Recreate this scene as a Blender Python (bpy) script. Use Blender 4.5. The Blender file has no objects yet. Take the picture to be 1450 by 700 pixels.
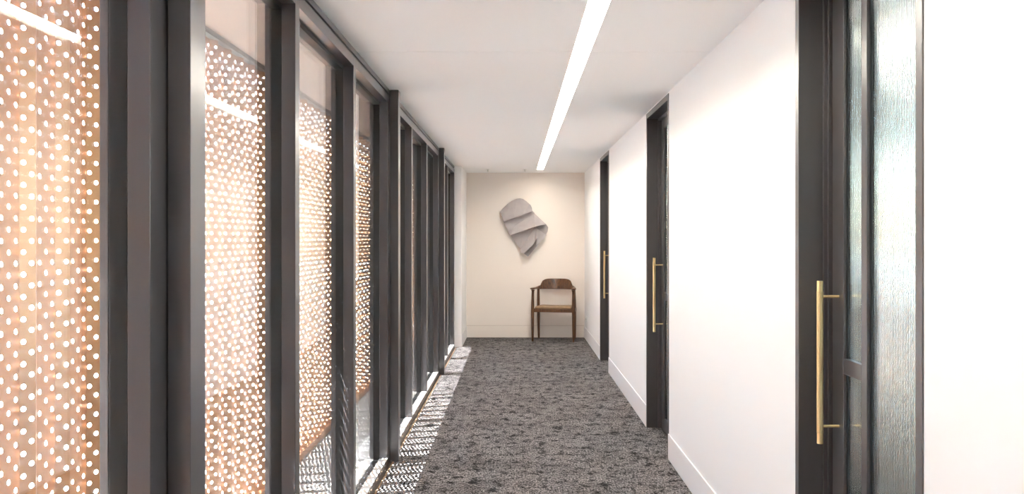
import bpy, bmesh, math, random
from mathutils import Vector, Matrix

# ------------------------------------------------------------------ camera, world, sun, exposure
S = bpy.context.scene
COL = S.collection
R = math.radians
EYE = 1.439                       # eye height
DEPTH = 12.34                     # distance to the end wall
CEIL = 2.40

cam_d = bpy.data.cameras.new('camera')
cam = bpy.data.objects.new('camera', cam_d)
COL.objects.link(cam)
cam.location = (0, 0, EYE)
cam.rotation_euler = (R(90), 0, 0)
cam_d.sensor_width = 36.0
cam_d.lens = 36.0 * 1200 / 1450
cam_d.shift_x = -5.5 / 1450
cam_d.shift_y = -11.8 / 1450
cam_d.clip_start = 0.02
cam_d.clip_end = 400
S.camera = cam

SUN_DIR = Vector((0.89, 0.24, -2.40)).normalized()   # the way the sunlight travels
world = bpy.data.worlds.new('sky')
S.world = world
world.use_nodes = True
wn = world.node_tree
wn.nodes.clear()
w_out = wn.nodes.new('ShaderNodeOutputWorld')
w_bg = wn.nodes.new('ShaderNodeBackground')
w_sky = wn.nodes.new('ShaderNodeTexSky')
w_sky.sky_type = 'NISHITA'
w_sky.sun_disc = False
w_sky.sun_elevation = R(69)
w_sky.sun_rotation = math.atan2(-SUN_DIR.x, -SUN_DIR.y)
w_sky.air_density = 1.0
w_sky.dust_density = 1.2
w_sky.ozone_density = 1.0
w_bg.inputs['Strength'].default_value = 2.6
wn.links.new(w_sky.outputs[0], w_bg.inputs['Color'])
wn.links.new(w_bg.outputs[0], w_out.inputs['Surface'])

sun_d = bpy.data.lights.new('sun', 'SUN')
sun_d.energy = 470.0
sun_d.angle = R(0.24)
sun_d.color = (1.0, 1.0, 1.0)
sun = bpy.data.objects.new('sun', sun_d)
COL.objects.link(sun)
sun.location = (-6, -2, 12)
sun.rotation_euler = SUN_DIR.to_track_quat('-Z', 'Y').to_euler()

LED_STRENGTH = 36.0
S.view_settings.view_transform = 'Standard'
S.view_settings.look = 'None'
S.view_settings.exposure = 0.6
S.view_settings.gamma = 1.0
S.view_settings.use_curve_mapping = False
S.cycles.transparent_max_bounces = 24
S.cycles.max_bounces = 14
S.cycles.diffuse_bounces = 6
S.cycles.use_denoising = True

# ------------------------------------------------------------------ materials
def new_mat(name):
    m = bpy.data.materials.new(name)
    m.use_nodes = True
    nt = m.node_tree
    b = nt.nodes.get('Principled BSDF')
    return m, nt, b

def simple(name, col, rough=0.5, metal=0.0, noise=0.0, nscale=30.0, bump=0.0, bscale=200.0, stretch=(1, 1, 1), spec=0.5):
    m, nt, b = new_mat(name)
    b.inputs['Base Color'].default_value = (*col, 1)
    b.inputs['Roughness'].default_value = rough
    b.inputs['Metallic'].default_value = metal
    b.inputs['Specular IOR Level'].default_value = spec
    if noise or bump:
        tc = nt.nodes.new('ShaderNodeTexCoord')
        mp = nt.nodes.new('ShaderNodeMapping')
        mp.inputs['Scale'].default_value = stretch
        nt.links.new(tc.outputs['Object'], mp.inputs['Vector'])
    if noise:
        n = nt.nodes.new('ShaderNodeTexNoise')
        n.inputs['Scale'].default_value = nscale
        n.inputs['Detail'].default_value = 5
        nt.links.new(mp.outputs[0], n.inputs['Vector'])
        r = nt.nodes.new('ShaderNodeValToRGB')
        r.color_ramp.elements[0].position = 0.3
        r.color_ramp.elements[1].position = 0.7
        r.color_ramp.elements[0].color = (*[max(0, c * (1 - noise)) for c in col], 1)
        r.color_ramp.elements[1].color = (*[min(1, c * (1 + noise)) for c in col], 1)
        nt.links.new(n.outputs['Fac'], r.inputs['Fac'])
        nt.links.new(r.outputs['Color'], b.inputs['Base Color'])
    if bump:
        n2 = nt.nodes.new('ShaderNodeTexNoise')
        n2.inputs['Scale'].default_value = bscale
        n2.inputs['Detail'].default_value = 3
        nt.links.new(mp.outputs[0], n2.inputs['Vector'])
        bp = nt.nodes.new('ShaderNodeBump')
        bp.inputs['Strength'].default_value = bump
        bp.inputs['Distance'].default_value = 0.002
        nt.links.new(n2.outputs['Fac'], bp.inputs['Height'])
        nt.links.new(bp.outputs[0], b.inputs['Normal'])
    return m

M = {}
M['wall'] = simple('white_paint', (0.87, 0.87, 0.87), 0.6, bump=0.04, bscale=350)
M['cream'] = simple('cream_paint', (0.89, 0.815, 0.755), 0.6, bump=0.04, bscale=350)
M['ceiling'] = simple('ceiling_paint', (0.92, 0.92, 0.915), 0.75)
M['skirting'] = simple('skirting_paint', (0.84, 0.84, 0.85), 0.4)
M['bronze'] = simple('bronze_anodised_aluminium', (0.080, 0.076, 0.082), 0.30, 0.50, noise=0.05, nscale=14, stretch=(1, 1, 0.08))
M['door_bronze'] = simple('bronze_door_paint', (0.086, 0.078, 0.081), 0.36, 0.40, noise=0.05, nscale=14, stretch=(1, 1, 0.08))
M['door_bronze'].node_tree.nodes['Principled BSDF'].inputs['Coat Weight'].default_value = 0.8
M['door_bronze'].node_tree.nodes['Principled BSDF'].inputs['Coat Roughness'].default_value = 0.25
M['bronze'].node_tree.nodes['Principled BSDF'].inputs['Coat Weight'].default_value = 0.8
M['bronze'].node_tree.nodes['Principled BSDF'].inputs['Coat Roughness'].default_value = 0.22
M['bronze'].node_tree.nodes['Principled BSDF'].inputs['Coat IOR'].default_value = 1.6
M['seal'] = simple('black_seal', (0.010, 0.010, 0.011), 0.5)
M['brush'] = simple('brown_brush_seal', (0.035, 0.022, 0.014), 0.9)
M['groove'] = simple('brown_floor_channel', (0.060, 0.040, 0.026), 0.5, 0.2)
M['strip'] = simple('copper_floor_strip', (0.42, 0.27, 0.17), 0.4, 0.6)
M['sill'] = simple('sill_metal', (0.62, 0.61, 0.60), 0.4, 0.15, noise=0.06, nscale=40)
M['ledge'] = simple('pale_ledge_metal', (0.74, 0.75, 0.77), 0.5, 0.0, noise=0.05, nscale=20)
M['concrete'] = simple('grey_paving', (0.24, 0.235, 0.23), 0.85, noise=0.10, nscale=9, bump=0.2, bscale=60)
M['ground'] = simple('pale_ground', (0.58, 0.655, 0.66), 0.9, noise=0.12, nscale=1.5)
M['soffit'] = simple('beige_soffit', (0.52, 0.43, 0.37), 0.6, noise=0.04, nscale=6)
M['copper'] = simple('copper_sheet', (0.60, 0.31, 0.155), 0.38, 0.55, noise=0.05, nscale=5)
M['shadow_line'] = simple('shadow_line_paint', (0.05, 0.05, 0.045), 0.5, 0.3)  # dark colour standing in for the shade above the screen
M['roof'] = simple('roof_board', (0.55, 0.54, 0.52), 0.8)
M['office_wall'] = simple('office_paint', (0.80, 0.82, 0.78), 0.7)
M['office_floor'] = simple('office_carpet', (0.07, 0.06, 0.055), 0.95, noise=0.3, nscale=40)
M['plastic'] = simple('white_plastic', (0.82, 0.82, 0.81), 0.35)
M['slot'] = simple('socket_slot', (0.03, 0.03, 0.03), 0.6)
M['chrome'] = simple('satin_chrome', (0.62, 0.60, 0.57), 0.3, 0.9)
M['screen_fabric'] = simple('brown_grey_fabric', (0.20, 0.17, 0.13), 0.95, noise=0.1, nscale=60)
M['leather'] = simple('tan_leather', (0.27, 0.165, 0.085), 0.5, noise=0.10, nscale=25, bump=0.15, bscale=180)
M['felt'] = simple('grey_folded_sheet', (0.385, 0.352, 0.358), 0.7, noise=0.05, nscale=12)
M['brass'] = simple('satin_brass', (0.80, 0.60, 0.30), 0.28, 0.95)

def brass_knurl():
    m, nt, b = new_mat('knurled_brass')
    b.inputs['Base Color'].default_value = (0.70, 0.52, 0.27, 1)
    b.inputs['Metallic'].default_value = 0.9
    b.inputs['Roughness'].default_value = 0.38
    tc = nt.nodes.new('ShaderNodeTexCoord')
    w1 = nt.nodes.new('ShaderNodeTexWave')
    w1.wave_type = 'BANDS'
    w1.bands_direction = 'DIAGONAL'
    w1.inputs['Scale'].default_value = 110
    nt.links.new(tc.outputs['Object'], w1.inputs['Vector'])
    bp = nt.nodes.new('ShaderNodeBump')
    bp.inputs['Strength'].default_value = 0.5
    bp.inputs['Distance'].default_value = 0.001
    nt.links.new(w1.outputs['Fac'], bp.inputs['Height'])
    nt.links.new(bp.outputs[0], b.inputs['Normal'])
    return m
M['knurl'] = brass_knurl()

def wood():
    m, nt, b = new_mat('walnut')
    tc = nt.nodes.new('ShaderNodeTexCoord')
    mp = nt.nodes.new('ShaderNodeMapping')
    mp.inputs['Scale'].default_value = (26, 26, 3.5)
    nt.links.new(tc.outputs['Object'], mp.inputs['Vector'])
    n = nt.nodes.new('ShaderNodeTexNoise')
    n.inputs['Scale'].default_value = 2.2
    n.inputs['Detail'].default_value = 6
    n.inputs['Distortion'].default_value = 0.8
    nt.links.new(mp.outputs[0], n.inputs['Vector'])
    r = nt.nodes.new('ShaderNodeValToRGB')
    e = r.color_ramp.elements
    e[0].position = 0.3
    e[0].color = (0.028, 0.011, 0.005, 1)
    e[1].position = 0.7
    e[1].color = (0.165, 0.066, 0.023, 1)
    nt.links.new(n.outputs['Fac'], r.inputs['Fac'])
    nt.links.new(r.outputs['Color'], b.inputs['Base Color'])
    b.inputs['Roughness'].default_value = 0.36
    return m
M['walnut'] = wood()

def carpet():
    m, nt, b = new_mat('mottled_carpet')
    L = nt.links.new
    tc = nt.nodes.new('ShaderNodeTexCoord')
    def nz(scale, stretch, detail=4, rough=0.6, dist=0.0):
        mp = nt.nodes.new('ShaderNodeMapping')
        mp.inputs['Scale'].default_value = stretch
        L(tc.outputs['Object'], mp.inputs['Vector'])
        n = nt.nodes.new('ShaderNodeTexNoise')
        n.inputs['Scale'].default_value = scale
        n.inputs['Detail'].default_value = detail
        n.inputs['Roughness'].default_value = rough
        n.inputs['Distortion'].default_value = dist
        L(mp.outputs[0], n.inputs['Vector'])
        return n
    def ramp(src, stops):
        r = nt.nodes.new('ShaderNodeValToRGB')
        els = r.color_ramp.elements
        els[0].position, els[0].color = stops[0][0], (*stops[0][1], 1)
        els[1].position, els[1].color = stops[-1][0], (*stops[-1][1], 1)
        for p, c in stops[1:-1]:
            x = els.new(p)
            x.color = (*c, 1)
        L(src.outputs['Fac'], r.inputs['Fac'])
        return r
    def mix(kind, fac, a, c):
        x = nt.nodes.new('ShaderNodeMix')
        x.data_type = 'RGBA'
        x.blend_type = kind
        x.inputs[0].default_value = fac
        L(a, x.inputs[6])
        L(c, x.inputs[7])
        return x.outputs[2]
    g = lambda v: (v, v, v)
    # woven base: cross-wise yarn streaks, large soft clouds, dark flecks, light loops
    base = ramp(nz(95, (1.0, 0.5, 1), 3, 0.75), [(0.38, (0.014, 0.013, 0.013)), (0.47, (0.108, 0.100, 0.100)), (0.60, (0.290, 0.268, 0.266))])
    cloud = ramp(nz(3.6, (0.7, 1.0, 1), 4, 0.6, 0.4), [(0.32, g(0.66)), (0.62, g(1.10))])
    fleck = ramp(nz(17, (0.85, 0.65, 1), 8, 0.80, 0.3), [(0.405, g(0.06)), (0.455, g(0.5)), (0.495, g(1.04))])
    fine = ramp(nz(260, (1.0, 0.55, 1), 2, 0.6), [(0.35, g(0.5)), (0.5, g(1.0)), (0.66, g(1.6))])
    c = mix('MULTIPLY', 1.0, base.outputs['Color'], cloud.outputs['Color'])
    c = mix('MULTIPLY', 1.0, c, fleck.outputs['Color'])
    c = mix('MULTIPLY', 1.0, c, fine.outputs['Color'])
    L(c, b.inputs['Base Color'])
    b.inputs['Roughness'].default_value = 0.95
    b.inputs['Specular IOR Level'].default_value = 0.15
    hb = nz(240, (0.6, 1, 1), 3, 0.7)
    bp = nt.nodes.new('ShaderNodeBump')
    bp.inputs['Strength'].default_value = 0.7
    bp.inputs['Distance'].default_value = 0.004
    L(hb.outputs['Fac'], bp.inputs['Height'])
    L(bp.outputs[0], b.inputs['Normal'])
    return m
M['carpet'] = carpet()

def clear_glass():
    # thin-sheet glass: clear transmission with a Fresnel reflection (Schlick) on both faces
    m = bpy.data.materials.new('clear_glass')
    m.use_nodes = True
    nt = m.node_tree
    nt.nodes.clear()
    L = nt.links.new
    out = nt.nodes.new('ShaderNodeOutputMaterial')
    mx = nt.nodes.new('ShaderNodeMixShader')
    tr = nt.nodes.new('ShaderNodeBsdfTransparent')
    tr.inputs['Color'].default_value = (0.985, 0.99, 0.987, 1)
    gl = nt.nodes.new('ShaderNodeBsdfGlossy')
    gl.inputs['Roughness'].default_value = 0.0
    gl.inputs['Color'].default_value = (1, 1, 1, 1)
    lw = nt.nodes.new('ShaderNodeLayerWeight')
    lw.inputs['Blend'].default_value = 0.5
    pw = nt.nodes.new('ShaderNodeMath')
    pw.operation = 'POWER'
    pw.inputs[1].default_value = 5.0
    ml = nt.nodes.new('ShaderNodeMath')
    ml.operation = 'MULTIPLY_ADD'
    ml.inputs[1].default_value = 0.96
    ml.inputs[2].default_value = 0.04
    L(lw.outputs['Facing'], pw.inputs[0])
    L(pw.outputs[0], ml.inputs[0])
    L(ml.outputs[0], mx.inputs[0])
    L(tr.outputs[0], mx.inputs[1])
    L(gl.outputs[0], mx.inputs[2])
    L(mx.outputs[0], out.inputs['Surface'])
    return m
M['glass'] = clear_glass()

def reeded_glass():
    m, nt, b = new_mat('reeded_glass')
    b.inputs['Base Color'].default_value = (0.88, 0.935, 0.86, 1)
    b.inputs['Roughness'].default_value = 0.10
    b.inputs['IOR'].default_value = 1.48
    b.inputs['Transmission Weight'].default_value = 1.0
    return m
M['reeded'] = reeded_glass()

def led():
    m = bpy.data.materials.new('led_diffuser')
    m.use_nodes = True
    nt = m.node_tree
    nt.nodes.clear()
    out = nt.nodes.new('ShaderNodeOutputMaterial')
    e = nt.nodes.new('ShaderNodeEmission')
    e.inputs['Color'].default_value = (0.985, 0.925, 0.81, 1)
    e.inputs['Strength'].default_value = LED_STRENGTH
    nt.links.new(e.outputs[0], out.inputs['Surface'])
    return m
M['led'] = led()

# ------------------------------------------------------------------ helpers
def box(bm, x0, x1, y0, y1, z0, z1):
    vs = [bm.verts.new(p) for p in ((x0, y0, z0), (x1, y0, z0), (x1, y1, z0), (x0, y1, z0),
                                    (x0, y0, z1), (x1, y0, z1), (x1, y1, z1), (x0, y1, z1))]
    for f in ((3, 2, 1, 0), (4, 5, 6, 7), (0, 1, 5, 4), (1, 2, 6, 5), (2, 3, 7, 6), (3, 0, 4, 7)):
        bm.faces.new([vs[i] for i in f])

def mesh_obj(name, bm, mat, parent=None, smooth=False, loc=None):
    me = bpy.data.meshes.new(name)
    bmesh.ops.recalc_face_normals(bm, faces=bm.faces)
    bm.to_mesh(me)
    bm.free()
    me.materials.append(M[mat])
    if smooth:
        for p in me.polygons:
            p.use_smooth = True
    o = bpy.data.objects.new(name, me)
    COL.objects.link(o)
    if parent:
        o.parent = parent
    if loc:
        o.location = loc
    return o

def boxes(name, lst, mat, parent=None, bevel=0.0):
    bm = bmesh.new()
    for b in lst:
        box(bm, *b)
    if bevel:
        bmesh.ops.bevel(bm, geom=list(bm.edges), offset=bevel, segments=2, affect='EDGES', profile=0.5)
    return mesh_obj(name, bm, mat, parent)

def empty(name, loc=(0, 0, 0)):
    o = bpy.data.objects.new(name, None)
    o.empty_display_size = 0.1
    COL.objects.link(o)
    o.location = loc
    return o

def tag(o, label=None, cat=None, group=None, kind=None):
    if label: o['label'] = label
    if cat: o['category'] = cat
    if group: o['group'] = group
    if kind: o['kind'] = kind
    return o

def ring_loft(bm, rings, close_ends=True):
    """rings: list of lists of points (same length); skins them into a tube"""
    rv = [[bm.verts.new(p) for p in r] for r in rings]
    n = len(rv[0])
    for a, b in zip(rv[:-1], rv[1:]):
        for i in range(n):
            bm.faces.new((a[i], a[(i + 1) % n], b[(i + 1) % n], b[i]))
    if close_ends:
        bm.faces.new(rv[0][::-1])
        bm.faces.new(rv[-1])

def cyl(bm, p0, p1, r0, r1=None, n=16):
    p0, p1 = Vector(p0), Vector(p1)
    r1 = r0 if r1 is None else r1
    d = (p1 - p0).normalized()
    u = d.cross(Vector((0, 0, 1)))
    if u.length < 1e-4:
        u = Vector((1, 0, 0))
    u.normalize()
    v = d.cross(u)
    ring_loft(bm, [[p + u * r * math.cos(2 * math.pi * i / n) + v * r * math.sin(2 * math.pi * i / n) for i in range(n)]
                   for p, r in ((p0, r0), (p1, r1))])

def copy_tree(o, parent=None):
    c = o.copy()
    COL.objects.link(c)
    c.parent = parent
    for ch in list(o.children):
        copy_tree(ch, c)
    return c

# plan dimensions: X across (right positive), Y down the corridor, Z up
XR = 1.0                       # right wall face
X_IN, X_POST = -0.815, -0.758  # inner frame plane, post face
X_G0, X_B1, X_EXT = -0.866, -0.909, -0.928
X_STUB = -0.72
Y0 = -5.0                      # corridor end behind the camera
SLOT0, SLOT1 = 0.291, 0.3836   # recessed light slot
SLOT_END = 11.80
LED0 = -0.80
SEAM = 4.35
DOOR_W = 0.945
DOOR_Y1 = (3.022, 6.480, 10.045)
POSTS = (-5.005, -1.515, 1.975, 5.465, 8.955)
WIN_END = 11.23

# ------------------------------------------------------------------ the setting
fl = boxes('floor', [(-0.785, 1.16, Y0, DEPTH, -0.05, 0.0)], 'carpet')
tag(fl, 'mottled grey carpet running the length of the corridor', kind='structure')

ce = empty('ceiling', (0, 0, CEIL))
tag(ce, 'white plasterboard corridor ceiling with one cross joint', kind='structure')
g = 0.004
boxes('ceiling_panel', [(-0.93, 1.16, Y0, LED0, 0, 0.03)], 'ceiling', ce)
for a, b in ((LED0, SEAM - g), (SEAM + g, SLOT_END)):
    boxes('ceiling_panel', [(-0.93, SLOT0, a, b, 0, 0.03)], 'ceiling', ce)
    boxes('ceiling_panel', [(SLOT1, 1.16, a, b, 0, 0.03)], 'ceiling', ce)
boxes('ceiling_panel', [(-0.93, 1.16, SLOT_END, DEPTH + 0.1, 0, 0.03)], 'ceiling', ce)
boxes('joint_backing', [(-0.93, SLOT0, SEAM - 0.02, SEAM + 0.02, 0.03, 0.04), (SLOT1, 1.16, SEAM - 0.02, SEAM + 0.02, 0.03, 0.04)], 'seal', ce)
rf = boxes('roof', [(-1.46, 5.1, Y0 - 0.2, DEPTH + 0.3, 2.62, 2.80)], 'roof')
tag(rf, 'flat roof slab above the ceiling', kind='structure')

wr = []
ys = [Y0] + [v for y1 in DOOR_Y1 for v in (y1 - DOOR_W, y1)] + [DEPTH]
for a, b in zip(ys[0::2], ys[1::2]):
    wr.append((XR, XR + 0.15, a, b, 0, CEIL + 0.2))
for y1 in DOOR_Y1:
    wr.append((XR, XR + 0.15, y1 - DOOR_W, y1, 2.391, CEIL + 0.2))
tag(boxes('wall_right', wr, 'wall'), 'white painted wall with three recessed doorways', kind='structure')
tag(boxes('wall_back', [(-0.92, 5.0, DEPTH, DEPTH + 0.15, 0, CEIL + 0.2)], 'cream'), 'cream end wall behind the armchair', kind='structure')
tag(boxes('wall_left', [(-0.93, X_STUB, WIN_END, DEPTH, 0, CEIL + 0.2)], 'wall', bevel=0.004), 'white wall return beyond the last window', kind='structure')
tag(boxes('wall_front', [(-0.92, 5.0, Y0 - 0.15, Y0, 0, CEIL + 0.2)], 'door_bronze'), 'unseen wall behind the camera, dark bronze finish added to dim the near frame faces', kind='structure')  # out of view; dark finish made up to darken faces turned towards it

SK = 0.165
br = empty('baseboard_right')
tag(br, 'white skirting along the right wall', kind='structure')
for a, b in zip(ys[0::2], ys[1::2]):
    boxes('skirting_board', [(XR - 0.007, XR, a + 0.001, b - 0.001, 0, SK)], 'skirting', br, bevel=0.0015)
bb = boxes('baseboard_back', [(X_STUB + 0.004, XR - 0.008, DEPTH - 0.007, DEPTH, 0, SK + 0.006)], 'cream', bevel=0.0015)
boxes('painted_shadow_gap', [(X_STUB + 0.004, XR - 0.008, DEPTH - 0.0012, DEPTH, SK + 0.0065, SK + 0.0110)], 'soffit', bb)  # proud beige strip, painting the dark shadow line above the skirting
tag(bb, 'cream skirting along the end wall', kind='structure')
tag(boxes('baseboard_left', [(-0.812, X_STUB + 0.006, WIN_END - 0.006, WIN_END, 0, SK), (X_STUB, X_STUB + 0.006, WIN_END, DEPTH - 0.007, 0, SK)], 'skirting'),
    'white skirting around the wall return', kind='structure')

# floor edge channel along the glazing
ch = empty('trim_1')
tag(ch, 'brown metal floor channel with copper edge along the glazing', kind='structure')
boxes('channel_base', [(-0.815, -0.785, Y0, WIN_END, -0.05, -0.008)], 'groove', ch)
boxes('copper_edge', [(-0.797, -0.789, Y0, WIN_END, -0.008, 0.001)], 'strip', ch)

# terrace, ground and soffit outside the glass
tag(boxes('floor_terrace', [(-1.56, -0.815, Y0 - 0.2, DEPTH + 0.3, -0.12, -0.012)], 'concrete'), 'grey paved strip between the glass and the copper screen', kind='structure')
tag(boxes('ground', [(-60, -1.56, -50, 60, -0.30, -0.15), (5.1, 60, -50, 60, -0.30, -0.15)], 'ground'), 'pale open ground outside the building', kind='structure')
tag(boxes('ceiling_soffit', [(-1.46, -0.93, Y0 - 0.2, DEPTH + 0.3, CEIL, CEIL + 0.03)], 'soffit'), 'beige soffit between the glass and the copper screen', kind='structure')

# offices behind the doors
XO = 4.8
tag(boxes('floor_office', [(1.16, XO, Y0, DEPTH, -0.05, -0.001)], 'office_floor'), 'brown office floor behind the doors', kind='structure')
tag(boxes('ceiling_office', [(1.16, XO + 0.1, Y0, DEPTH, CEIL + 0.05, CEIL + 0.1)], 'ceiling'), 'white office ceiling behind the doors', kind='structure')
tag(boxes('wall_office', [(1.151, XO, y, y + 0.1, 0, CEIL + 0.05) for y in (0.6, 4.6, 8.0)], 'office_wall'), 'white partitions between the offices', kind='structure')
ow = [(XO, XO + 0.12, Y0, DEPTH, 0, 1.15), (XO, XO + 0.12, Y0, DEPTH, 2.15, CEIL + 0.2)]
oy = [Y0, 1.0, 4.2, 5.1, 7.6, 8.5, 11.9, DEPTH]
for a, b in zip(oy[0::2], oy[1::2]):
    ow.append((XO, XO + 0.12, a, b, 1.15, 2.15))
tag(boxes('wall_outer', ow, 'office_wall'), 'outer office wall with window openings', kind='structure')

# ------------------------------------------------------------------ glazed left side
def window_bay(n, y_start, openings, lead, label):
    """openings: (y0, y1) clear glass widths; lead: mullions (y0, y1)"""
    w = empty('window_%d' % n, (0, y_start, 0))
    tag(w, label, kind='structure')
    o = lambda y: y - y_start
    ya, yb = openings[0][0] - 0.095, lead[-1][1]
    # mullions
    for a, b in [(openings[0][0] - 0.095, openings[0][0])] + lead:
        m = boxes('mullion', [(X_G0, X_IN, o(a), o(b), 0.0, CEIL - 0.041), (X_EXT, X_B1, o(a), o(b), 0.0, CEIL)], 'bronze', w, bevel=0.0012)
        boxes('gasket', [(X_B1 + 0.0005, X_G0 - 0.0005, o(a) + 0.0008, o(b) - 0.0008, 0.0, CEIL - 0.001)], 'seal', m)
    # head, groove and ceiling channel, sill: one piece each, notched between the mullions
    boxes('ceiling_channel', [(X_G0, X_IN, o(ya), o(yb), CEIL - 0.028, CEIL)], 'bronze', w, bevel=0.001)
    boxes('shadow_groove', [(X_G0, X_IN - 0.008, o(ya), o(yb), CEIL - 0.0408, CEIL - 0.0282)], 'seal', w)
    for a, b in openings:
        h = boxes('head_rail', [(X_G0, X_IN, o(a), o(b), 2.309, CEIL - 0.041), (X_EXT, X_B1, o(a), o(b), 2.33, CEIL)], 'bronze', w, bevel=0.001)
        boxes('gasket', [(X_B1 + 0.0005, X_G0 - 0.0005, o(a), o(b), 2.290, CEIL - 0.001)], 'seal', h)
        s = boxes('sill', [(X_G0, X_IN - 0.0005, o(a), o(b), -0.012, 0.042), (X_EXT - 0.02, X_B1, o(a), o(b), -0.012, 0.036)], 'sill', w, bevel=0.001)
        boxes('gasket', [(X_B1 + 0.0005, X_G0 - 0.0005, o(a), o(b), -0.012, 0.034)], 'seal', s)
        boxes('glass_pane', [(-0.890, -0.886, o(a) - 0.004, o(b) + 0.004, 0.036, 2.30)], 'glass', w)
        boxes('glass_pane', [(-0.906, -0.902, o(a) - 0.004, o(b) + 0.004, 0.036, 2.30)], 'glass', w)
    boxes('outer_ledge', [(-1.07, X_EXT - 0.0205, o(ya), o(yb), -0.012, 0.010)], 'ledge', w)
    # sill nose under the mullions
    boxes('sill_face', [(X_IN - 0.001, X_IN + 0.003, o(ya), o(yb), -0.008, 0.040)], 'bronze', w)
    return w

labels = ('glazed bay beside the camera', 'near glazed bay whose glass fills the left edge', 'glazed bay of three panes between the two nearest bronze posts',
          'glazed bay of three panes between the second and third posts', 'last glazed bay of two panes before the white wall return')
for i, P in enumerate(POSTS):
    last = i == len(POSTS) - 1
    if last:
        op = [(P + 0.095, 10.11), (10.17, 11.17)]
        ld = [(10.11, 10.17), (11.17, WIN_END)]
    else:
        op = [(P + 0.095, P + 1.158), (P + 1.218, P + 2.281), (P + 2.341, P + 3.404)]
        ld = [(P + 1.158, P + 1.218), (P + 2.281, P + 2.341), (P + 3.404, P + 3.490)]
    window_bay(i + 1, P, op, ld, labels[i])

post_labels = {1.975: 'bronze metal post nearest the camera, cut by the picture edges', 5.465: 'bronze metal post in the middle of the glazed side, second from the camera',
               8.955: 'slim bronze metal post furthest from the camera', -1.515: 'bronze metal post beside the camera', -5.005: 'bronze metal post at the end behind the camera'}
for P in POSTS:
    p = boxes('window_post', [(X_IN + 0.0035, X_POST, P, P + 0.095, 0.0005, CEIL - 0.0005)], 'bronze', bevel=0.0015)
    tag(p, post_labels[P], 'post', 'bronze posts along the glazed side')

# ------------------------------------------------------------------ perforated copper screen outside
PITCH_Z, HOLE_R, TH = 0.065, 0.0079, 0.0015
FLAT, ASC, DSC, RIB = 0.102, 0.042, 0.046, 0.024
PERIOD = FLAT + ASC + DSC
N_PER, N_ROW = 6, 36
SCREEN_X = -1.432
def fold_x(y):
    t = y % PERIOD
    if t < FLAT:
        return 0.0
    if t < FLAT + ASC:
        return RIB * (t - FLAT) / ASC
    return RIB * (1 - (t - FLAT - ASC) / DSC)
def perforated_mesh():
    cols = []
    for k in range(N_PER):
        b = k * PERIOD
        e = [b, b + FLAT / 3, b + 2 * FLAT / 3, b + FLAT, b + FLAT + ASC / 2, b + FLAT + ASC, b + PERIOD]
        cols += list(zip(e[:-1], e[1:]))
    bm = bmesh.new()
    sides = []
    H = N_ROW * PITCH_Z
    n = 12
    for ci, (ya, yb) in enumerate(cols):
        xa, xb = fold_x(ya + 1e-6), fold_x(yb - 1e-6)
        ln = math.hypot(yb - ya, xb - xa)
        du, dx = (yb - ya) / ln, (xb - xa) / ln
        nx, ny = du, -dx                       # sheet normal (towards the corridor)
        def P(u, z, t):
            return bm.verts.new((xa + dx * u + nx * t, ya + du * u + ny * t, z))
        off = PITCH_Z / 2 if ci % 2 else 0.0
        if ci % 6 == 5:                        # the hidden back slope of each rib is plain
            for t in (0, -TH):
                bm.faces.new([P(0, 0, t), P(ln, 0, t), P(ln, H, t), P(0, H, t)])
            continue
        hole = HOLE_R if ci % 6 < 3 else 0.0076
        if off:
            for z0, z1 in ((0, off), (H - off, H)):
                for t in (0, -TH):
                    bm.faces.new([P(0, z0, t), P(ln, z0, t), P(ln, z1, t), P(0, z1, t)])
        for r in range(N_ROW - (1 if off else 0)):
            z0 = off + r * PITCH_Z
            cu, cz = ln / 2, z0 + PITCH_Z / 2
            hw, hh = ln / 2, PITCH_Z / 2
            ring = {}
            for t in (0, -TH):
                inner, outer = [], []
                for i in range(n):
                    a = 2 * math.pi * i / n
                    inner.append(P(cu + hole * math.cos(a), cz + hole * math.sin(a), t))
                corner = [P(cu + hw, cz + hh, t), P(cu - hw, cz + hh, t), P(cu - hw, cz - hh, t), P(cu + hw, cz - hh, t)]
                # four fans: right, top, left, bottom (three hole edges each)
                for q in range(4):
                    s = q * 3 + 1
                    idx = [(s + j) % n for j in range(3)]      # hole verts facing this corner
                    for j in range(2):
                        bm.faces.new((corner[q], inner[idx[j + 1]], inner[idx[j]]))
                    # side quad between this corner and the next one
                    e0, e1 = inner[idx[2]], inner[(idx[2] + 1) % n]
                    nxt = (q + 1) % 4
                    m_ = inner[(s + 3) % n]
                    bm.faces.new((corner[q], corner[nxt], m_, e0))
                ring[t] = inner
            for i in range(n):
                bm.faces.new((ring[0][i], ring[0][(i + 1) % n], ring[-TH][(i + 1) % n], ring[-TH][i]))
    me = bpy.data.meshes.new('perforated_panel')
    bm.to_mesh(me)
    bm.free()
    me.materials.append(M['copper'])
    return me
PM = perforated_mesh()
scr = empty('perforated_screen', (SCREEN_X, 0, 0))
tag(scr, 'folded copper-coloured metal screen full of round holes outside the glass', 'screen')
PW = N_PER * PERIOD
SCR0 = 0.062 - 5 * PW + 0.0
k = 0
while SCR0 + k * PW < DEPTH:
    o = bpy.data.objects.new('perforated_panel', PM)
    COL.objects.link(o)
    o.parent = scr
    o.location = (0, SCR0 + k * PW, 0.035)
    k += 1
SCR1 = SCR0 + k * PW
boxes('top_rail', [(-0.035, 0.034, SCR0, SCR1, 2.375, CEIL)], 'shadow_line', scr)  # dark strip painting in the shadow line where screen meets soffit
boxes('bottom_rail', [(-0.03, 0.030, SCR0, SCR1, -0.012, 0.036)], 'copper', scr)
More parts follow.
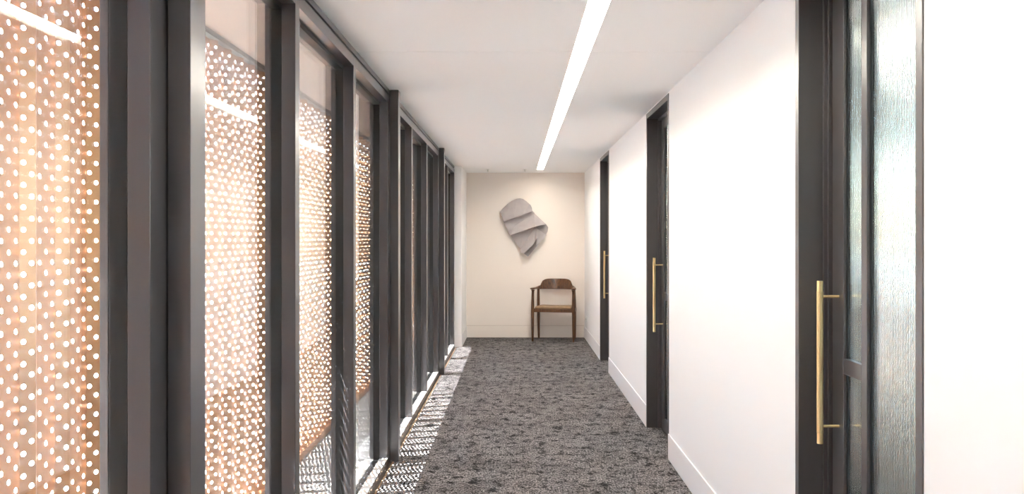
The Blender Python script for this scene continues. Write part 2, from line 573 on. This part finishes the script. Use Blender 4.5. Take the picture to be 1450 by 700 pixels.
tag(boxes('wall_terrace', [(-1.46, -0.92, DEPTH, DEPTH + 0.15, -0.012, CEIL), (-1.46, -0.92, Y0 - 0.15, Y0, -0.012, CEIL)], 'wall'), 'white wall closing the strip outside the glass', kind='structure')

# ------------------------------------------------------------------ doors
def reeded_pane(bm, y0, y1, z0, z1, xf=1.116, xb=1.122, pitch=0.0105, amp=0.0016):
    n = max(3, round((y1 - y0) / pitch))
    seg = 6
    pts = []
    for i in range(n * seg + 1):
        y = y0 + (y1 - y0) * i / (n * seg)
        pts.append((xf - amp * abs(math.sin(math.pi * i / seg)), y))
    fr0 = [bm.verts.new((x, y, z0)) for x, y in pts]
    fr1 = [bm.verts.new((x, y, z1)) for x, y in pts]
    for i in range(len(pts) - 1):
        f = bm.faces.new((fr0[i], fr0[i + 1], fr1[i + 1], fr1[i]))
    b0 = [bm.verts.new((xb, y, z)) for y, z in ((y0, z0), (y1, z0), (y1, z1), (y0, z1))]
    bm.faces.new(b0)
    bm.faces.new([fr0[0], fr1[0], b0[3], b0[0]])
    bm.faces.new([fr0[-1], b0[1], b0[2], fr1[-1]])
    bm.faces.new(fr0[::-1] + [b0[0], b0[1]])
    bm.faces.new(fr1 + [b0[2], b0[3]])

def make_door():
    d = empty('door_1')
    W = -DOOR_W
    ZH = 2.350
    # local y = 0 at the far jamb, -DOOR_W at the near jamb
    def jamb(s, base):
        f = lambda a, b: tuple(sorted((base + s * a, base + s * b)))
        lst = []
        for a, b, x0 in ((0.0005, 0.036, 0.996), (0.036, 0.052, 1.080), (0.052, 0.066, 1.091)):
            y0, y1 = f(a, b)
            lst.append((x0, 1.150, y0, y1, 0.0, ZH + 0.0405 if a < 0.01 else ZH))
        j = boxes('jamb', lst, 'door_bronze', d, bevel=0.0010)
        y0, y1 = f(0.0662, 0.0745)
        boxes('brush_seal', [(1.103, 1.140, y0, y1, 0.0, ZH - 0.02)], 'brush', j)
    jamb(-1, 0.0)
    jamb(1, W)
    boxes('head_frame', [(0.996, 1.150, W + 0.0365, -0.0365, ZH, 2.3905), (1.080, 1.150, W + 0.0525, -0.0525, ZH - 0.016, ZH)], 'door_bronze', d, bevel=0.001)
    ya, yb = W + 0.076, -0.076            # leaf
    zb, zt = 0.010, 2.330
    X0, X1 = 1.100, 1.145
    s1 = yb - 0.100                       # lock stile
    g1 = s1 - 0.147                       # narrow glass
    s2 = g1 - 0.042                       # slim bar
    s3 = ya + 0.080                       # hinge stile
    for a, b in ((s1, yb), (s2, g1), (ya, s3)):
        boxes('stile', [(X0, X1, a, b, zb, zt)], 'door_bronze', d, bevel=0.0015)
    for a, b in ((g1, s1), (s3, s2)):
        boxes('top_rail', [(X0, X1, a + 0.0002, b - 0.0002, 2.262, zt)], 'door_bronze', d, bevel=0.001)
        boxes('bottom_rail', [(X0, X1, a + 0.0002, b - 0.0002, zb, 0.100)], 'door_bronze', d, bevel=0.001)
    boxes('middle_rail', [(X0, X1, g1 + 0.0002, s1 - 0.0002, 0.985, 1.036)], 'door_bronze', d, bevel=0.001)
    for a, b, z0, z1 in ((g1, s1, 0.100, 0.985), (g1, s1, 1.036, 2.262), (s3, s2, 0.100, 2.262)):
        bm = bmesh.new()
        reeded_pane(bm, a - 0.003, b + 0.003, z0 - 0.003, z1 + 0.003)
        p = mesh_obj('reeded_pane', bm, 'reeded', d)
        t = 0.006
        boxes('glazing_bead', [(1.110, 1.116, a, a + t, z0, z1), (1.110, 1.116, b - t, b, z0, z1)], 'seal', p)
    # long brass pull
    yh, xh = -0.135, 1.036
    bm = bmesh.new()
    cyl(bm, (xh, yh, 0.741 + 0.036), (xh, yh, 1.295 - 0.036), 0.0112, n=24)
    h = mesh_obj('pull_handle', bm, 'knurl', d, smooth=False)
    tag(h, 'knurled brass bar of the pull handle')
    for z0, z1 in ((0.741, 0.777), (1.259, 1.295)):
        bm = bmesh.new()
        cyl(bm, (xh, yh, z0), (xh, yh, z1), 0.0104, n=24)
        mesh_obj('end_cap', bm, 'brass', h)
    for z in (0.800, 1.242):
        bm = bmesh.new()
        cyl(bm, (xh + 0.008, yh, z), (X0 - 0.0, yh, z), 0.0050, n=14)
        mesh_obj('standoff', bm, 'brass', h)
    # threshold strip
    boxes('threshold', [(1.090, 1.150, W + 0.067, -0.067, 0.0005, 0.006)], 'door_bronze', d)
    return d
d0 = make_door()
d0.location = (0, DOOR_Y1[0], 0)
tag(d0, 'nearest bronze framed door with reeded glass panes and a brass pull', kind='structure')
for i in (1, 2):
    c = copy_tree(d0)
    c.name = 'door_%d' % (i + 1)
    c.location = (0, DOOR_Y1[i], 0)
    c['label'] = ('', 'middle bronze framed door on the right wall with a brass pull', 'furthest bronze framed door on the right wall, nearest the armchair')[i]

# ------------------------------------------------------------------ recessed ceiling light
lt = empty('linear_ceiling_light', (0, 0, CEIL))
tag(lt, 'long white recessed strip light in the ceiling', 'ceiling light')
boxes('housing', [(SLOT0 - 0.004, SLOT0 - 0.0005, LED0, SLOT_END, 0.031, 0.07), (SLOT1 + 0.0005, SLOT1 + 0.004, LED0, SLOT_END, 0.031, 0.07),
                  (SLOT0 - 0.004, SLOT1 + 0.004, LED0, SLOT_END, 0.070, 0.074)], 'plastic', lt)
boxes('trim_lip', [(SLOT0, SLOT0 + 0.0015, LED0, SLOT_END, -0.001, 0.05), (SLOT1 - 0.0015, SLOT1, LED0, SLOT_END, -0.001, 0.05),
                   (SLOT0, SLOT1, SLOT_END - 0.0015, SLOT_END, -0.001, 0.05)], 'plastic', lt)
boxes('diffuser', [(SLOT0 + 0.002, SLOT1 - 0.002, LED0 + 0.01, SLOT_END - 0.002, 0.034, 0.040)], 'led', lt)

# ------------------------------------------------------------------ folded sheet sculpture on the end wall
sc_root = empty('wall_sculpture', (0, DEPTH, 0))
tag(sc_root, 'grey folded sheet sculpture hanging on the end wall above the armchair', 'sculpture')
def sp(cx, cy, d):
    """a point of the sheet: crop coordinates on the wall plane turned into metres, standing off the wall by d"""
    m_px = DEPTH / 1200.0
    x = (690 + cx / 5.833 - 730.5) * m_px
    z = EYE - (260 + cy / 5.833 - 338.2) * m_px
    return Vector((x, -1.3 * d, z))
def fold_panel(pts, th=0.007):
    bm = bmesh.new()
    P = [sp(*p) for p in pts]
    f = [bm.verts.new(p) for p in P]
    b = [bm.verts.new(p + Vector((0, th, 0))) for p in P]
    n = len(P)
    ff = bm.faces.new(f)
    bf = bm.faces.new(b[::-1])
    for i in range(n):
        bm.faces.new((f[i], b[i], b[(i + 1) % n], f[(i + 1) % n]))
    bmesh.ops.triangulate(bm, faces=[ff, bf])
    return mesh_obj('folded_panel', bm, 'felt', sc_root)
fold_panel([(105, 236, .035), (128, 208, .035), (150, 187, .036), (176, 163, .037), (205, 144, .038), (240, 128, .039), (270, 124, .04), (296, 130, .042),
            (322, 148, .044), (345, 168, .046), (358, 180, .05), (368, 205, .07), (371, 230, .095), (300, 258, .10), (220, 286, .095), (136, 318, .085), (118, 262, .05)])
fold_panel([(106, 234, .052), (150, 196, .06), (176, 205, .062), (150, 246, .060), (124, 246, .058)], 0.006)
fold_panel([(132, 312, .03), (220, 275, .025), (372, 226, .02), (392, 246, .035), (300, 305, .05), (172, 392, .06)])
fold_panel([(170, 392, .055), (230, 352, .06), (385, 243, .03), (432, 290, .055), (482, 336, .085), (392, 358, .115), (300, 390, .115), (190, 428, .10), (176, 414, .075)])
fold_panel([(188, 424, .02), (300, 384, .02), (400, 352, .02), (396, 372, .02), (345, 455, .03), (276, 545, .045), (232, 490, .03)])
fold_panel([(392, 352, .012), (484, 334, .014), (502, 362, .02), (499, 392, .02), (484, 424, .02), (440, 400, .015)])
fold_panel([(394, 362, .050), (412, 380, .115), (408, 440, .130), (388, 488, .130), (372, 512, .130), (340, 540, .130), (300, 575, .125), (274, 566, .085), (274, 544, .060), (335, 452, .050)])
fold_panel([(404, 366, .012), (440, 394, .030), (488, 426, .075), (410, 514, .080), (336, 602, .080), (300, 578, .030), (350, 530, .015), (392, 475, .010), (408, 420, .010)])
# hanging bracket that carries the sheet
boxes('wall_bracket', [(-0.10, 0.04, -0.045, 0.0, 1.66, 1.69)], 'felt', sc_root)

# ------------------------------------------------------------------ armchair
chair = empty('armchair', (0.553, 12.025, 0))
chair.rotation_euler = (0, 0, R(-10))
tag(chair, 'dark walnut armchair with curved backrest and tan leather seat against the end wall', 'chair')
def round_ring(c, rx, ry, n=14, tilt=None):
    c = Vector(c)
    return [c + Vector((rx * math.cos(2 * math.pi * i / n), ry * math.sin(2 * math.pi * i / n), 0)) for i in range(n)]
def leg(prof):
    bm = bmesh.new()
    ring_loft(bm, [round_ring(c, r * 1.12, r * 1.12) for c, r in prof])
    return mesh_obj('leg', bm, 'walnut', chair, smooth=True)
for s in (-1, 1):
    leg([((s * .286, -.205, 0), .012), ((s * .287, -.205, .06), .0145), ((s * .288, -.203, .25), .019), ((s * .288, -.202, .42), .0215),
         ((s * .287, -.200, .52), .020), ((s * .286, -.198, .66), .0165), ((s * .285, -.196, .70), .0165), ((s * .284, -.195, .722), .024)])
    leg([((s * .262, .215, 0), .012), ((s * .262, .212, .06), .0145), ((s * .262, .198, .25), .018), ((s * .262, .186, .42), .020),
         ((s * .262, .172, .55), .0185), ((s * .260, .155, .70), .016), ((s * .259, .152, .725), .018)])
# one bent arm-and-back rail: arms widen to paddles in front, sweep round behind the sitter
def sweep(path, name, mat, parent, n=16, power=0.75):
    """path: (point, half width across, half thickness) ; cross-sections stand square to the plan direction"""
    bm = bmesh.new()
    rings = []
    for i, (p, hw, ht) in enumerate(path):
        a = Vector(path[max(0, i - 1)][0])
        b = Vector(path[min(len(path) - 1, i + 1)][0])
        d = (b - a)
        d.z = 0
        d.normalize()
        side = Vector((d.y, -d.x, 0))
        ring = []
        for k_ in range(n):
            t = 2 * math.pi * k_ / n
            c, s_ = math.cos(t), math.sin(t)
            ring.append(Vector(p) + side * hw * math.copysign(abs(c) ** power, c) + Vector((0, 0, 1)) * ht * math.copysign(abs(s_) ** power, s_))
        rings.append(ring)
    ring_loft(bm, rings)
    return mesh_obj(name, bm, mat, parent, smooth=True)
for s in (-1, 1):
    sweep([((s * .292, -.245, .738), .014, .006), ((s * .292, -.238, .738), .026, .010), ((s * .290, -.215, .738), .033, .013), ((s * .288, -.16, .737), .032, .0135),
           ((s * .284, -.08, .735), .026, .0145), ((s * .278, .00, .734), .022, .0155), ((s * .270, .07, .734), .019, .017), ((s * .255, .125, .738), .017, .020),
           ((s * .232, .165, .744), .014, .026)], 'armrest', 'walnut', chair)
# backrest: bent board, wide at the foot, narrower rounded top
def backrest():
    bm = bmesh.new()
    nu, nv = 28, 8
    front, back = [], []
    for j in range(nv + 1):
        v = j / nv
        zz0, zz1 = 0.713, 0.862
        half = 0.246 - 0.052 * (v ** 1.3) - (0.020 * max(0, (v - 0.86) / 0.14) ** 2)
        rowf, rowb = [], []
        for i in range(nu + 1):
            u = -1 + 2 * i / nu
            x = half * u
            y = 0.228 - 0.090 * (x / 0.246) ** 2 + 0.028 * v
            z = zz0 + (zz1 - zz0) * v - 0.012 * v * (abs(u) ** 6)
            t = 0.011 - 0.004 * v
            nrm = Vector((-2 * 0.090 * x / 0.246 ** 2, -1, 0)).normalized()
            nrm = Vector((-nrm.x * -1, nrm.y, 0)) if False else nrm
            rowf.append(bm.verts.new(Vector((x, y, z)) + nrm * t))
            rowb.append(bm.verts.new(Vector((x, y, z)) - nrm * t))
        front.append(rowf)
        back.append(rowb)
    for j in range(nv):
        for i in range(nu):
            bm.faces.new((front[j][i], front[j][i + 1], front[j + 1][i + 1], front[j + 1][i]))
            bm.faces.new((back[j][i], back[j + 1][i], back[j + 1][i + 1], back[j][i + 1]))
    for i in range(nu):
        bm.faces.new((front[0][i], back[0][i], back[0][i + 1], front[0][i + 1]))
        bm.faces.new((front[nv][i], front[nv][i + 1], back[nv][i + 1], back[nv][i]))
    for j in range(nv):
        bm.faces.new((front[j][0], front[j + 1][0], back[j + 1][0], back[j][0]))
        bm.faces.new((front[j][nu], back[j][nu], back[j + 1][nu], front[j + 1][nu]))
    bmesh.ops.recalc_face_normals(bm, faces=bm.faces)
    o = mesh_obj('backrest', bm, 'walnut', chair, smooth=True)
    md = o.modifiers.new('edge', 'BEVEL')
    md.width = 0.004
    md.segments = 2
    md.limit_method = 'ANGLE'
    md.angle_limit = R(50)
    return o
backrest()
boxes('seat_rail', [(-.270, .270, -.214, -.190, .410, .456)], 'walnut', chair, bevel=0.004)
boxes('seat_rail', [(-.250, .250, .172, .196, .400, .446)], 'walnut', chair, bevel=0.004)
for s in (-1, 1):
    bm = bmesh.new()
    x = s * .278
    ring_loft(bm, [[Vector((x + a, yy, zz + b)) for a, b in ((-.011, -.022), (.011, -.022), (.011, .022), (-.011, .022))] for yy, zz in ((-.19, .432), (.18, .424))])
    mesh_obj('seat_rail', bm, 'walnut', chair)
def seat():
    bm = bmesh.new()
    nu, nv = 20, 16
    top, bot = [], []
    for j in range(nv + 1):
        v = -1 + 2 * j / nv
        rt, rb = [], []
        for i in range(nu + 1):
            u = -1 + 2 * i / nu
            hw = 0.262 - 0.014 * (v + 1) / 2
            x = hw * u * (1 - 0.03 * abs(v) ** 4)
            y = -0.010 + 0.205 * v * (1 - 0.03 * abs(u) ** 4)
            edge = (max(abs(u), abs(v))) ** 8
            z = 0.503 - 0.020 * edge - 0.012 * (1 - u * u) * (0.4 + 0.6 * (1 - v * v)) + 0.010 * (v < 0) * (1 - u * u) * v * v - 0.006 * (v + 1) / 2
            rt.append(bm.verts.new((x, y, z)))
            rb.append(bm.verts.new((x, y, 0.457 - 0.008 * (v + 1) / 2)))
        top.append(rt)
        bot.append(rb)
    for j in range(nv):
        for i in range(nu):
            bm.faces.new((top[j][i], top[j][i + 1], top[j + 1][i + 1], top[j + 1][i]))
            bm.faces.new((bot[j][i], bot[j + 1][i], bot[j + 1][i + 1], bot[j][i + 1]))
    for i in range(nu):
        bm.faces.new((top[0][i], bot[0][i], bot[0][i + 1], top[0][i + 1]))
        bm.faces.new((top[nv][i], top[nv][i + 1], bot[nv][i + 1], bot[nv][i]))
    for j in range(nv):
        bm.faces.new((top[j][0], top[j + 1][0], bot[j + 1][0], bot[j][0]))
        bm.faces.new((top[j][nu], bot[j][nu], bot[j + 1][nu], top[j + 1][nu]))
    o = mesh_obj('seat', bm, 'leather', chair, smooth=True)
    tag(o, 'tan leather seat pad')
seat()

# ------------------------------------------------------------------ small fittings
so = empty('power_outlet', (XR, 12.0, 0.30))
tag(so, 'white wall socket low on the right wall beside the armchair', 'socket')
boxes('face_plate', [(-0.009, 0.0, -0.058, 0.058, -0.037, 0.037)], 'plastic', so, bevel=0.003)
for y in (-0.028, 0.028):
    boxes('socket_slot', [(-0.0096, -0.0085, y - 0.012, y - 0.008, -0.008, 0.006), (-0.0096, -0.0085, y + 0.008, y + 0.012, -0.008, 0.006)], 'slot', so)

def sprinkler(x, y, label):
    s = empty('ceiling_sprinkler', (x, y, CEIL))
    tag(s, label, 'sprinkler', 'sprinklers near the end wall')
    bm = bmesh.new()
    cyl(bm, (0, 0, -0.006), (0, 0, 0), 0.026, 0.030, 20)
    mesh_obj('rosette', bm, 'plastic', s)
    bm = bmesh.new()
    cyl(bm, (0, 0, -0.030), (0, 0, -0.006), 0.007, 0.010, 12)
    mesh_obj('nozzle', bm, 'chrome', s)
    bm = bmesh.new()
    cyl(bm, (0, 0, -0.034), (0, 0, -0.031), 0.016, 0.016, 16)
    mesh_obj('deflector', bm, 'chrome', s)
sprinkler(-0.388, 11.72, 'small ceiling sprinkler on the left, nearer the glazed side')
sprinkler(0.125, 11.72, 'small ceiling sprinkler near the end of the strip light')

# fabric screen standing in the nearest office, a soft brown shape behind the reeded glass
ds = empty('office_screen', (1.75, 4.35, 0))
tag(ds, 'brown-grey low partition screen blurred behind the nearest reeded glass door', 'partition')
boxes('fabric_panel', [(-0.56, 0.90, -0.020, 0.020, 0.10, 1.07)], 'screen_fabric', ds, bevel=0.006)
boxes('frame', [(-0.585, -0.56, -0.022, 0.022, 0.02, 1.09), (0.90, 0.925, -0.022, 0.022, 0.02, 1.09), (-0.56, 0.90, -0.022, 0.022, 1.07, 1.09)], 'chrome', ds, bevel=0.003)
for x in (-0.573, 0.912):
    boxes('foot', [(x - 0.02, x + 0.02, -0.16, 0.16, -0.001, 0.02)], 'chrome', ds, bevel=0.004)
